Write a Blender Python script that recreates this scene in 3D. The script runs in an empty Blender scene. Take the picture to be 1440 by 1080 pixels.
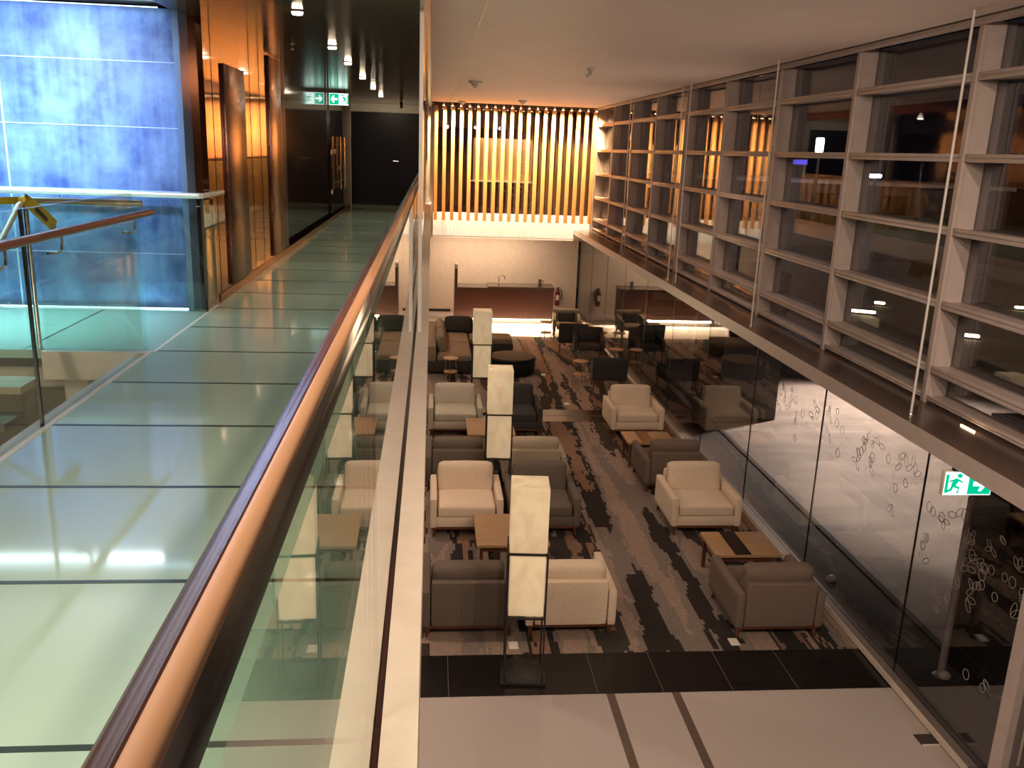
import bpy, bmesh, math, random
from mathutils import Vector, Matrix
random.seed(7)
SC = bpy.context.scene
COL = SC.collection
PI = math.pi

# ------------------------------------------------------------------ materials
def nodes(name):
    m = bpy.data.materials.new(name); m.use_nodes = True
    nt = m.node_tree; nt.nodes.clear()
    out = nt.nodes.new('ShaderNodeOutputMaterial')
    return m, nt, out
def N(nt, t, **kw):
    n = nt.nodes.new(t)
    for k, v in kw.items():
        if k in n.inputs.keys(): n.inputs[k].default_value = v
        else: setattr(n, k, v)
    return n
def L(nt, a, b): nt.links.new(a, b)
def c4(c): return (c[0], c[1], c[2], 1.0)
def srgb(r, g, b):
    f = lambda v: (v/255/12.92) if v/255 <= 0.04045 else ((v/255+0.055)/1.055)**2.4
    return (f(r), f(g), f(b))
def principled(nt, out, col, rough=.5, metal=0., spec=.5, **kw):
    p = nt.nodes.new('ShaderNodeBsdfPrincipled')
    p.inputs['Base Color'].default_value = c4(col)
    p.inputs['Roughness'].default_value = rough
    p.inputs['Metallic'].default_value = metal
    p.inputs['Specular IOR Level'].default_value = spec
    L(nt, p.outputs['BSDF'], out.inputs['Surface'])
    return p
def coords(nt, scale=(1, 1, 1), kind='Object'):
    tc = nt.nodes.new('ShaderNodeTexCoord'); mp = nt.nodes.new('ShaderNodeMapping')
    mp.inputs['Scale'].default_value = scale
    L(nt, tc.outputs[kind], mp.inputs['Vector'])
    return mp.outputs['Vector']
def mottled(name, c1, c2, scale=6, rough=.5, metal=0., spec=.5, stretch=(1, 1, 1), bump=0., bscale=200, detail=4, lo=.35, hi=.65):
    m, nt, out = nodes(name)
    p = principled(nt, out, c1, rough, metal, spec)
    v = coords(nt, stretch)
    n = N(nt, 'ShaderNodeTexNoise', Scale=scale, Detail=detail); L(nt, v, n.inputs['Vector'])
    r = nt.nodes.new('ShaderNodeValToRGB')
    r.color_ramp.elements[0].position = lo; r.color_ramp.elements[1].position = hi
    r.color_ramp.elements[0].color = c4(c1); r.color_ramp.elements[1].color = c4(c2)
    L(nt, n.outputs['Fac'], r.inputs['Fac']); L(nt, r.outputs['Color'], p.inputs['Base Color'])
    if bump:
        n2 = N(nt, 'ShaderNodeTexNoise', Scale=bscale, Detail=2); L(nt, v, n2.inputs['Vector'])
        b = N(nt, 'ShaderNodeBump', Strength=bump, Distance=.01)
        L(nt, n2.outputs['Fac'], b.inputs['Height']); L(nt, b.outputs['Normal'], p.inputs['Normal'])
    return m
def plain(name, col, rough=.5, metal=0., spec=.5):
    return mottled(name, col, tuple(c*.92 for c in col), 9, rough, metal, spec)
def wood(name, c1, c2, rough=.35, axis=1, scale=3., spec=.5):
    st = [14, 14, 14]; st[axis] = .7
    return mottled(name, c1, c2, scale, rough, 0, spec, tuple(st), bump=.04, bscale=8, detail=5)
def emit(name, col, s):
    m, nt, out = nodes(name)
    e = N(nt, 'ShaderNodeEmission', Strength=s); e.inputs['Color'].default_value = c4(col)
    L(nt, e.outputs[0], out.inputs['Surface']); return m
def glass(name, tint=(1, 1, 1), f0=.04, gl=(1, 1, 1)):
    m, nt, out = nodes(name)
    geo = nt.nodes.new('ShaderNodeNewGeometry')
    d = N(nt, 'ShaderNodeVectorMath', operation='DOT_PRODUCT')
    L(nt, geo.outputs['Normal'], d.inputs[0]); L(nt, geo.outputs['Incoming'], d.inputs[1])
    a = N(nt, 'ShaderNodeMath', operation='ABSOLUTE'); L(nt, d.outputs['Value'], a.inputs[0])
    s = N(nt, 'ShaderNodeMath', operation='SUBTRACT'); s.inputs[0].default_value = 1; L(nt, a.outputs[0], s.inputs[1])
    pw = N(nt, 'ShaderNodeMath', operation='POWER'); L(nt, s.outputs[0], pw.inputs[0]); pw.inputs[1].default_value = 5
    ma = N(nt, 'ShaderNodeMath', operation='MULTIPLY_ADD'); L(nt, pw.outputs[0], ma.inputs[0])
    ma.inputs[1].default_value = 1-f0; ma.inputs[2].default_value = f0
    t = nt.nodes.new('ShaderNodeBsdfTransparent'); t.inputs['Color'].default_value = c4(tint)
    g = nt.nodes.new('ShaderNodeBsdfGlossy'); g.inputs['Roughness'].default_value = 0.0; g.inputs['Color'].default_value = c4(gl)
    mx = nt.nodes.new('ShaderNodeMixShader')
    L(nt, ma.outputs[0], mx.inputs['Fac']); L(nt, t.outputs[0], mx.inputs[1]); L(nt, g.outputs[0], mx.inputs[2])
    L(nt, mx.outputs[0], out.inputs['Surface']); return m

M = {}
M['plaster_ceiling'] = mottled('plaster ceiling', (.72, .60, .54), (.69, .575, .515), 3, .55, spec=.3)
M['white_wall'] = plain('white wall', (.72, .62, .53), .6)
M['back_wall'] = plain('back wall', (.70, .60, .50), .45)
M['white_paint'] = plain('white paint', (.74, .70, .66), .4)
M['bright_white'] = plain('bright white paint', (.84, .80, .75), .5)
M['ledge'] = plain('pale ledge stone', (.74, .62, .52), .5)
M['alu'] = plain('powder coated aluminium', (.58, .48, .44), .45, 0, .5)
M['curb'] = plain('dark curb', (.20, .165, .15), .5)
M['beam_top'] = mottled('beam top laminate', (.085, .058, .048), (.11, .075, .06), 5, .18, spec=.6)
M['glass'] = glass('clear glass', (.93, .96, .94))
M['glass_green'] = glass('greenish glass', (.90, .955, .925))
M['glass_dim'] = glass('tinted balustrade glass', (.80, .86, .81))
M['glass_night'] = glass('double glazed glass', (.80, .80, .82), .09)
M['steel'] = plain('brushed steel', (.62, .60, .56), .25, 1.)
M['rail_steel'] = plain('pale satin steel', (.85, .82, .74), .35, .6)
M['dull_steel'] = plain('dull olive steel', (.32, .31, .26), .4, .8)
M['black_metal'] = plain('black metal', (.012, .011, .011), .4)
M['black_gloss'] = plain('black gloss', (.010, .009, .010), .12)
M['cap_black'] = plain('black anodised cap', (.010, .008, .008), .28, 0, .25)
M['rail_wood'] = wood('light handrail timber', (.36, .18, .095), (.29, .14, .07), .38, 1)
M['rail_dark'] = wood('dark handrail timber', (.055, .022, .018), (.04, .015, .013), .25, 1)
M['rail_mahogany'] = wood('mahogany handrail', (.20, .07, .04), (.14, .045, .028), .3, 1)
M['ceiling_wood'] = wood('lacquered ceiling timber', (.11, .060, .034), (.08, .042, .024), .13, 0, 3, .6)
M['copper'] = mottled('copper brown lacquered panel', (.215, .072, .032), (.18, .06, .026), 3, .06, .85, .5, (1, .4, 1))
M['copper_dark'] = mottled('darker copper panel', (.15, .055, .034), (.12, .043, .027), 3, .24, .7)
M['dark_gloss'] = mottled('dark brown glossy panel', (.020, .010, .008), (.014, .008, .007), 2, .08, 0, .6)
M['door_dark'] = plain('dark aubergine door', (.007, .003, .004), .4, 0, .15)
M['pale_frame'] = plain('pale door frame', (.46, .40, .31), .5)
M['slat'] = wood('warm timber slat', (.64, .33, .125), (.50, .235, .08), .5, 2, 2.)
M['slat_room'] = mottled('dark brown room wall', (.14, .060, .022), (.10, .04, .015), 3, .4)
M['counter'] = wood('dark red timber', (.046, .014, .008), (.03, .009, .005), .3, 2, 3)
M['counter_top'] = plain('dark stone top', (.05, .035, .03), .2)
M['table_wood'] = wood('oak veneer', (.40, .245, .135), (.34, .20, .10), .4, 0)
M['dark_wood'] = wood('walnut legs', (.13, .045, .02), (.09, .03, .014), .4, 2)
def fabric(name, c, k=.86): return mottled(name, c, tuple(v*k for v in c), 60, .9, 0, .2, (1, 1, 1), bump=.25, bscale=420)
M['cream'] = fabric('cream woven fabric', (.78, .62, .47))
M['beige'] = fabric('beige woven fabric', (.45, .36, .27))
M['stone_fabric'] = fabric('pale grey woven fabric', (.56, .50, .40))
M['grey'] = fabric('taupe grey woven fabric', (.150, .118, .095))
M['brown'] = fabric('brown grey woven fabric', (.185, .135, .11))
M['charcoal'] = fabric('charcoal woven fabric', (.055, .048, .047))
M['sofa'] = fabric('sofa tan grey fabric', (.25, .19, .13))
M['sofa_dark'] = fabric('sofa dark charcoal fabric', (.05, .045, .038))
M['mid_grey'] = fabric('mid grey woven fabric', (.30, .27, .23))
M['leather'] = plain('black leather', (.006, .005, .005), .6, 0, .2)
M['red'] = plain('red paint', (.16, .02, .02), .3)
M['white_plastic'] = plain('white plastic', (.75, .70, .62), .4)
M['terrazzo'] = mottled('pale terrazzo', (.52, .45, .42), (.40, .345, .32), 90, .35, 0, .4, lo=.3, hi=.7)
M['strip'] = plain('brown floor strip', (.12, .08, .06), .4)
M['black_stone'] = mottled('polished black stone', (.008, .006, .006), (.014, .011, .010), 12, .2, 0, .35)
M['grout'] = plain('pale grout', (.15, .12, .11), .6)
M['green'] = plain('dark green paint', (.03, .075, .03), .5)
M['green_stripe'] = plain('pale stripe paint', (.30, .36, .28), .5)
M['asphalt'] = mottled('pale concrete paving', (.30, .26, .23), (.20, .17, .15), .8, .7, 0, .3, (1, 3, 1), detail=8)
M['border'] = mottled('dark gravel strip', (.055, .047, .043), (.03, .026, .024), 30, .85)  # darker ground tone along the glass wall
M['apron'] = mottled('distant tarmac', (.16, .125, .10), (.10, .08, .065), .12, .8, 0, .2, detail=6)
M['far_wall'] = mottled('distant building wall', (.16, .12, .12), (.07, .055, .06), .35, .8, detail=5)
M['hedge'] = mottled('hedge green', (.12, .14, .07), (.06, .08, .035), 2, .9)
M['etched'] = plain('etched outline', (.34, .30, .28), .7)
M['tape'] = mottled('yellow caution tape', (.75, .55, .05), (.65, .45, .04), 12, .4)
M['tape_black'] = plain('black print', (.03, .025, .02), .5)
M['patch'] = plain('pale sticker', (.30, .26, .22), .5)
M['mat'] = plain('brown matting', (.05, .035, .028), .8)

def shade_mat():
    m, nt, out = nodes('lamp parchment')
    p = principled(nt, out, (.80, .68, .46), .7)
    v = coords(nt, (2, 2, 1.2))
    n = N(nt, 'ShaderNodeTexNoise', Scale=3.5, Detail=5); L(nt, v, n.inputs['Vector'])
    r = nt.nodes.new('ShaderNodeValToRGB')
    r.color_ramp.elements[0].position = .3; r.color_ramp.elements[0].color = c4((.72, .55, .33))
    r.color_ramp.elements[1].position = .6; r.color_ramp.elements[1].color = c4((.86, .71, .46))
    L(nt, n.outputs['Fac'], r.inputs['Fac']); L(nt, r.outputs['Color'], p.inputs['Base Color'])
    L(nt, r.outputs['Color'], p.inputs['Emission Color']); p.inputs['Emission Strength'].default_value = .21
    return m
M['shade'] = shade_mat()

def carpet_mat():
    m, nt, out = nodes('patterned carpet')
    p = principled(nt, out, (.2, .15, .12), .95, 0, .1)
    tc = nt.nodes.new('ShaderNodeTexCoord'); geo = tc.outputs['Object']
    sn = N(nt, 'ShaderNodeVectorMath', operation='SNAP'); L(nt, geo, sn.inputs[0]); sn.inputs[1].default_value = (.032, .10, 1)
    # ragged edges: shift x by noise
    n0 = N(nt, 'ShaderNodeTexNoise', Scale=1.0, Detail=5, Roughness=.65)
    mp0 = nt.nodes.new('ShaderNodeMapping'); mp0.inputs['Scale'].default_value = (5.0, .9, 1)
    L(nt, sn.outputs[0], mp0.inputs['Vector']); L(nt, mp0.outputs[0], n0.inputs['Vector'])
    sep = nt.nodes.new('ShaderNodeSeparateXYZ'); L(nt, sn.outputs[0], sep.inputs[0])
    ma = N(nt, 'ShaderNodeMath', operation='MULTIPLY_ADD'); L(nt, n0.outputs['Fac'], ma.inputs[0]); ma.inputs[1].default_value = .62
    L(nt, sep.outputs['X'], ma.inputs[2])
    cmb = nt.nodes.new('ShaderNodeCombineXYZ'); L(nt, ma.outputs[0], cmb.inputs['X']); L(nt, sep.outputs['Y'], cmb.inputs['Y'])
    mp = nt.nodes.new('ShaderNodeMapping'); mp.inputs['Scale'].default_value = (1.55, .085, 1); mp.inputs['Location'].default_value = (1.1, .35, 0)
    L(nt, cmb.outputs[0], mp.inputs['Vector'])
    n1 = N(nt, 'ShaderNodeTexNoise', Scale=1.0, Detail=1.2, Roughness=.45); L(nt, mp.outputs[0], n1.inputs['Vector'])
    r = nt.nodes.new('ShaderNodeValToRGB'); cr = r.color_ramp; cr.interpolation = 'CONSTANT'
    stops = [(0, (.028, .023, .021)), (.34, (.20, .12, .08)), (.385, (.05, .04, .035)), (.43, (.29, .21, .17)), (.495, (.20, .16, .14)), (.535, (.032, .026, .024)), (.58, (.235, .14, .095)), (.645, (.31, .235, .195)), (.70, (.045, .036, .033))]
    while len(cr.elements) < len(stops): cr.elements.new(.5)
    for e, (pp, c) in zip(cr.elements, stops): e.position = pp; e.color = c4(c)
    L(nt, n1.outputs['Fac'], r.inputs['Fac'])
    # second worn layer of fine flecks
    n2 = N(nt, 'ShaderNodeTexNoise', Scale=55, Detail=2); L(nt, geo, n2.inputs['Vector'])
    mr = N(nt, 'ShaderNodeMapRange'); L(nt, n2.outputs['Fac'], mr.inputs['Value'])
    mr.inputs['From Min'].default_value = .3; mr.inputs['From Max'].default_value = .7; mr.inputs['To Min'].default_value = .75; mr.inputs['To Max'].default_value = 1.2
    mul = N(nt, 'ShaderNodeVectorMath', operation='SCALE'); L(nt, r.outputs['Color'], mul.inputs[0]); L(nt, mr.outputs[0], mul.inputs['Scale'])
    L(nt, mul.outputs[0], p.inputs['Base Color'])
    return m
M['carpet'] = carpet_mat()

def blue_mat():
    m, nt, out = nodes('blue mottled plaster')
    p = principled(nt, out, (.1, .2, .5), .45, 0, .4)
    v = coords(nt, (1, 1, 1))
    n = N(nt, 'ShaderNodeTexNoise', Scale=2.6, Detail=7, Roughness=.62); L(nt, v, n.inputs['Vector'])
    v2 = coords(nt, (9, 1, .7))
    n2 = N(nt, 'ShaderNodeTexNoise', Scale=1.6, Detail=4); L(nt, v2, n2.inputs['Vector'])
    ad = N(nt, 'ShaderNodeMath', operation='MULTIPLY_ADD'); L(nt, n2.outputs['Fac'], ad.inputs[0]); ad.inputs[1].default_value = .35; L(nt, n.outputs['Fac'], ad.inputs[2])
    r = nt.nodes.new('ShaderNodeValToRGB')
    r.color_ramp.elements[0].position = .5; r.color_ramp.elements[0].color = c4((.050, .085, .25))
    r.color_ramp.elements[1].position = .85; r.color_ramp.elements[1].color = c4((.20, .31, .56))
    L(nt, ad.outputs[0], r.inputs['Fac']); L(nt, r.outputs['Color'], p.inputs['Base Color'])
    return m
M['blue'] = blue_mat()
M['blue_edge'] = plain('blue fin', (.16, .24, .42), .3)
M['blue_joint'] = plain('pale blue joint', (.50, .62, .85), .4)
def floor_glass():
    m, nt, out = nodes('frosted green glass floor')
    p = principled(nt, out, (.46, .56, .43), .07, 0, .65)
    v = coords(nt, (1, 1, 1))
    n = N(nt, 'ShaderNodeTexNoise', Scale=.8, Detail=3); L(nt, v, n.inputs['Vector'])
    r = nt.nodes.new('ShaderNodeValToRGB')
    r.color_ramp.elements[0].color = c4((.36, .50, .42)); r.color_ramp.elements[1].color = c4((.43, .56, .46))
    L(nt, n.outputs['Fac'], r.inputs['Fac']); L(nt, r.outputs['Color'], p.inputs['Base Color'])
    return m
M['floor_glass'] = floor_glass()
M['floor_joint'] = plain('dark floor joint', (.035, .05, .04), .3)
M['e_warm'] = emit('warm lamp', (1, .62, .28), 40)
M['e_warm_soft'] = emit('warm strip', (1, .66, .34), 9)
M['e_down'] = emit('downlight lens', (1, .80, .55), 30)
M['e_white'] = emit('floodlight', (.75, .88, 1), 60)
M['e_bluewhite'] = emit('cool LED strip', (.55, .82, 1), 2.6)
M['e_sign_white'] = emit('sign white', (.80, 1, .93), 1.5)
M['e_sign_green'] = emit('sign green', (.0, .42, .22), 1.1)
M['e_ground_glow'] = emit('outdoor lamp', (1, .78, .45), 14)
M['e_bluesign'] = emit('blue sign light', (.12, .10, .9), 1.2)
M['e_far'] = emit('far lamp', (1, .8, .55), 10)

# ------------------------------------------------------------------ mesh helpers
class MB:
    def __init__(s): s.bm = bmesh.new(); s.mats = []
    def _mi(s, m):
        if m is None: return 0
        if m not in s.mats: s.mats.append(m)
        return s.mats.index(m)
    def box(s, x0, x1, y0, y1, z0, z1, mat=None, bev=0., seg=2, rot=None):
        i = s._mi(mat)
        t = bmesh.new()
        vs = [t.verts.new((x, y, z)) for x in (x0, x1) for y in (y0, y1) for z in (z0, z1)]
        for f in ((0, 1, 3, 2), (4, 6, 7, 5), (0, 4, 5, 1), (2, 3, 7, 6), (0, 2, 6, 4), (1, 5, 7, 3)): t.faces.new([vs[k] for k in f])
        if bev: bmesh.ops.bevel(t, geom=t.edges[:], offset=bev, segments=seg, affect='EDGES', profile=.5)
        s._merge(t, i, rot); return s
    def _merge(s, t, i, rot=None):
        if rot: bmesh.ops.transform(t, matrix=rot, verts=t.verts)
        bmesh.ops.recalc_face_normals(t, faces=t.faces)
        mp = {}
        for v in t.verts: mp[v] = s.bm.verts.new(v.co)
        for f in t.faces:
            nf = s.bm.faces.new([mp[v] for v in f.verts]); nf.material_index = i; nf.smooth = f.smooth
        t.free()
    def tube(s, pts, r, mat=None, n=10, cap=True, r2=None):
        i = s._mi(mat); t = bmesh.new(); P = [Vector(p) for p in pts]; rings = []
        for k, p in enumerate(P):
            d = (P[min(k+1, len(P)-1)]-P[max(k-1, 0)]).normalized()
            a = d.cross(Vector((0, 0, 1)))
            if a.length < 1e-4: a = d.cross(Vector((0, 1, 0)))
            a.normalize(); b = d.cross(a)
            rr = r if r2 is None else r+(r2-r)*k/(len(P)-1)
            rings.append([t.verts.new(p+a*rr*math.cos(2*PI*j/n)+b*rr*math.sin(2*PI*j/n)) for j in range(n)])
        for k in range(len(P)-1):
            for j in range(n):
                f = t.faces.new((rings[k][j], rings[k][(j+1) % n], rings[k+1][(j+1) % n], rings[k+1][j])); f.smooth = True
        if cap: t.faces.new(rings[0]); t.faces.new(rings[-1][::-1])
        s._merge(t, i); return s
    def lathe(s, prof, c=(0, 0, 0), mat=None, n=32, smooth=True):
        i = s._mi(mat); t = bmesh.new(); rings = []
        for r, z in prof:
            rings.append([t.verts.new((c[0]+max(r, 1e-4)*math.cos(2*PI*j/n), c[1]+max(r, 1e-4)*math.sin(2*PI*j/n), c[2]+z)) for j in range(n)])
        for k in range(len(prof)-1):
            for j in range(n):
                f = t.faces.new((rings[k][j], rings[k][(j+1) % n], rings[k+1][(j+1) % n], rings[k+1][j])); f.smooth = smooth
        t.faces.new(rings[0][::-1]); t.faces.new(rings[-1])
        s._merge(t, i); return s
    def prism(s, poly, axis, a0, a1, mat=None, smooth=False):
        """poly: 2-D outline in the two other axes, extruded along axis"""
        i = s._mi(mat); t = bmesh.new()
        def P(u, v, w):
            return {'x': (w, u, v), 'y': (u, w, v), 'z': (u, v, w)}[axis]
        A = [t.verts.new(P(u, v, a0)) for u, v in poly]; B = [t.verts.new(P(u, v, a1)) for u, v in poly]
        n = len(poly)
        for j in range(n):
            f = t.faces.new((A[j], A[(j+1) % n], B[(j+1) % n], B[j])); f.smooth = smooth
        t.faces.new(A[::-1]); t.faces.new(B)
        s._merge(t, i); return s
    def cushion(s, c, size, r=.05, puff=(0, 0, 0), mat=None, rot=None, cuts=7):
        i = s._mi(mat); t = bmesh.new(); bmesh.ops.create_cube(t, size=2.0)
        bmesh.ops.subdivide_edges(t, edges=t.edges[:], cuts=cuts, use_grid_fill=True)
        h = [v/2 for v in size]; r = min(r, min(h)*.98)
        for v in t.verts:
            u = v.co.copy()
            u = Vector([math.copysign(abs(q)**.7, q) for q in u])
            p = Vector([u[k]*h[k] for k in range(3)])
            inner = Vector([max(-h[k]+r, min(h[k]-r, p[k])) for k in range(3)])
            d = p-inner
            if d.length > 1e-6: p = inner+d.normalized()*r
            for k in range(3):
                o = [q for q in range(3) if q != k]
                p[k] += puff[k]*math.copysign(1, u[k])*(abs(u[k])**3)*(1-u[o[0]]**2)*(1-u[o[1]]**2)
            v.co = p+Vector((0, 0, 0))
        for f in t.faces: f.smooth = True
        mt = Matrix.Translation(Vector(c))
        if rot: mt = mt @ rot
        bmesh.ops.transform(t, matrix=mt, verts=t.verts)
        s._merge(t, i); return s
    def ring(s, c, u, v, ru, rv, w, mat=None, n=20, thick=.001):
        """flat outline ellipse in the plane spanned by unit axes u, v"""
        i = s._mi(mat); t = bmesh.new(); c = Vector(c); u = Vector(u); v = Vector(v); nn = u.cross(v)*thick
        A = []; B = []
        for j in range(n):
            a = 2*PI*j/n
            A.append([t.verts.new(c+u*(ru*math.cos(a))+v*(rv*math.sin(a))+o) for o in (nn, -nn)])
            B.append([t.verts.new(c+u*((ru-w)*math.cos(a))+v*((rv-w)*math.sin(a))+o) for o in (nn, -nn)])
        for j in range(n):
            k = (j+1) % n
            t.faces.new((A[j][0], A[k][0], B[k][0], B[j][0])); t.faces.new((A[j][1], B[j][1], B[k][1], A[k][1]))
            t.faces.new((A[j][0], A[j][1], A[k][1], A[k][0])); t.faces.new((B[j][0], B[k][0], B[k][1], B[j][1]))
        s._merge(t, i); return s
    def build(s, name, mat=None, parent=None, loc=None):
        me = bpy.data.meshes.new(name)
        bmesh.ops.recalc_face_normals(s.bm, faces=s.bm.faces)
        s.bm.to_mesh(me); s.bm.free()
        ms = s.mats or [mat]
        if s.mats and s.mats[0] is None: ms = [mat]+s.mats[1:]
        for m in ms: me.materials.append(m or mat)
        me.set_sharp_from_angle(angle=math.radians(42))
        o = bpy.data.objects.new(name, me); COL.objects.link(o)
        if parent is not None: o.parent = parent
        if loc: o.location = loc
        return o

def empty(name, loc=(0, 0, 0), rz=0.):
    o = bpy.data.objects.new(name, None); o.empty_display_size = .1; COL.objects.link(o)
    o.location = loc; o.rotation_euler = (0, 0, rz); return o
def tag(o, label, cat, group=None):
    o['label'] = label; o['category'] = cat
    if group: o['group'] = group
    return o
def struct(o): o['kind'] = 'structure'; return o
def S(name, mat, *boxes, parent=None, bev=0.):
    b = MB()
    for q in boxes: b.box(*q, bev=bev)
    o = b.build(name, mat, parent)
    return struct(o) if parent is None else o
def kids(o): return [c for c in ALL() if c.parent == o]
def ALL(): return list(bpy.data.objects)
def copy_tree(root, loc, rz=0., label=None, group=None):
    r = root.copy(); COL.objects.link(r); r.location = loc; r.rotation_euler = (0, 0, rz)
    if label: r['label'] = label
    if group: r['group'] = group
    for ch in kids(root):
        if ch is r: continue
        c = ch.copy(); COL.objects.link(c); c.parent = r
        for g in kids(ch):
            if g.parent != ch: continue
            d = g.copy(); COL.objects.link(d); d.parent = c
    return r
def light(kind, name, loc, power, col, target=None, size=.1, size_y=None, spot=None, blend=.5, spread=None):
    d = bpy.data.lights.new(name, kind); d.energy = power; d.color = col
    if kind == 'AREA':
        d.size = size
        if size_y: d.shape = 'RECTANGLE'; d.size_y = size_y
        if spread: d.spread = math.radians(spread)
    else: d.shadow_soft_size = size
    if kind == 'SPOT': d.spot_size = math.radians(spot or 60); d.spot_blend = blend
    o = bpy.data.objects.new(name, d); COL.objects.link(o); o.location = loc
    if target is not None:
        o.rotation_euler = (Vector(target)-Vector(loc)).to_track_quat('-Z', 'Y').to_euler()
    return o
WARM = (1, .76, .58); AMBER = (1, .68, .34)

# ------------------------------------------------------------------ camera
f_px, pitch, yaw, roll = 1237.42, .259337, .0965249, .0365132
CAMZ = 5.0
cp, sp, cy, sy, cr, sr = math.cos(pitch), math.sin(pitch), math.cos(yaw), math.sin(yaw), math.cos(roll), math.sin(roll)
Rz = Matrix(((cy, -sy, 0), (sy, cy, 0), (0, 0, 1)))
A_ = Matrix(((1, 0, 0), (0, 0, -1), (0, 1, 0)))
Rx = Matrix(((1, 0, 0), (0, cp, -sp), (0, sp, cp)))
Rr = Matrix(((cr, -sr, 0), (sr, cr, 0), (0, 0, 1)))
R = Rr @ Rx @ A_ @ Rz
cam = bpy.data.cameras.new('camera'); co = bpy.data.objects.new('camera', cam); COL.objects.link(co)
cam.sensor_width = 36; cam.lens = 36*f_px/1440; cam.clip_start = .02; cam.clip_end = 600
mw = Matrix.Identity(4)
for k in range(3):
    mw[k][0] = R[0][k]; mw[k][1] = -R[1][k]; mw[k][2] = -R[2][k]
mw[2][3] = CAMZ
co.matrix_world = mw
SC.camera = co
def ray(px, py):
    return R.transposed() @ Vector((px-720, py-540, f_px))
def onZ(px, py, z): d = ray(px, py); return d*((z-CAMZ)/d.z)+Vector((0, 0, CAMZ))
def onX(px, py, x): d = ray(px, py); return d*(x/d.x)+Vector((0, 0, CAMZ))
def onY(px, py, y): d = ray(px, py); return d*(y/d.y)+Vector((0, 0, CAMZ))

# ------------------------------------------------------------------ setting: lounge
XC = 4.67; FZ = 3.5; CZ = 6.2; WZ = 6.02; XG = -.135
YE = 25.7; YB = 27.6
S('floor', M['terrazzo'], (-6.5, XC+.04, -2.0, 30, -.2, 0))
carpets = MB(); carpets.box(-5, XC-.1, 7.97, 15.98, 0, .006).box(-5, XC-.1, 16.78, 23.9, 0, .006)
struct(carpets.build('floor_carpet', M['carpet']))
S('floor_stone_band', M['black_stone'], (-5, XC+.02, 7.27, 7.965, 0, .006), (-5, XC-.1, 15.985, 16.775, 0, .006))
g = MB()
for x in (-.55, .21, 1.64, 2.28, 2.97, 3.63): g.box(x, x+.005, 7.27, 7.965, .005, .0075)
g.box(-.1, XC-.1, 16.36, 16.375, .005, .0075)
struct(g.build('floor_grout_lines', M['grout']))
S('floor_inlay_strips', M['strip'], (1.72, 1.80, -1, 7.265, 0, .004), (2.36, 2.44, -1, 7.265, 0, .004))
# lower back wall, bulkhead above, side walls
S('wall_back', M['back_wall'], (-5.2, 4.62, YB, YB+.15, 0, 2.55))
S('baseboard_back', M['black_metal'], (-.2, .62, YB-.02, YB, 0, .08))
S('trim_1', M['black_metal'], (-.16, -.06, YB-.03, YB, 0, 2.4))
S('wall_bulkhead', M['bright_white'], (-5.2, 4.62, YE, YE+.12, 2.55, 3.22), (-.14, .04, YE-.2, YE+.12, 2.55, 6.2), (4.56, 4.66, YE-.12, YE+.12, 2.55, 6.2))
S('ceiling_soffit', M['white_wall'], (-5.2, 4.6, YE, YB+.1, 2.5, 2.56))
S('wall_left', M['white_wall'], (-5.2, -5.05, -2, 28, 0, 3.1))
S('ceiling_under_walkway', M['white_wall'], (-2.15, -.14, 2.0, YE+.1, 3.1, 3.35), (-5.2, -2.15, 6.8, YE+.1, 3.1, 3.35))
S('ceiling', M['plaster_ceiling'], (-.03, XC+.1, -3, YE+.1, CZ, CZ+.12))
S('trim_2', M['strip'], (.44, .45, -2, 24.8, CZ-.003, CZ+.001))
S('trim_3', M['black_metal'], (XC-.22, XC-.17, -2, YE-.5, CZ-.003, CZ+.002))
S('trim_4', M['alu'], (XC-.16, XC-.06, -2, YE-.5, CZ-.035, CZ))

# room behind the slats: glazed, timber panel lit from its own lamp
S('wall_slat_room', M['slat_room'], (-.1, 4.6, 29.6, 29.7, 3.2, 6.2), (-.1, 0, YE+.12, 29.6, 3.2, 6.2), (4.55, 4.62, YE+.12, 29.6, 3.2, 6.2))
S('floor_slat_room', M['counter'], (-.1, 4.6, YE+.12, 29.7, 3.16, 3.22))
S('ceiling_slat_room', M['ceiling_wood'], (-.1, 4.6, YE+.12, 29.7, 6.1, 6.2))
S('window_slat_room', M['glass_night'], (.04, 4.53, YE+.02, YE+.035, 3.22, 6.1))
o = S('trim_5', M['table_wood'], (1.30, 3.18, 29.0, 29.06, 4.0, 5.35))
t = empty('cabinet', (2.2, 28.9, 3.22)); tag(t, 'low dark cabinet with pale worktop behind the timber slats', 'cabinet')
MB().box(-1.0, 1.0, -.25, .25, 0, .78).build('body', M['counter'], t)
MB().box(-1.02, 1.02, -.27, .27, .78, .82).build('worktop', M['white_paint'], t)

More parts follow.
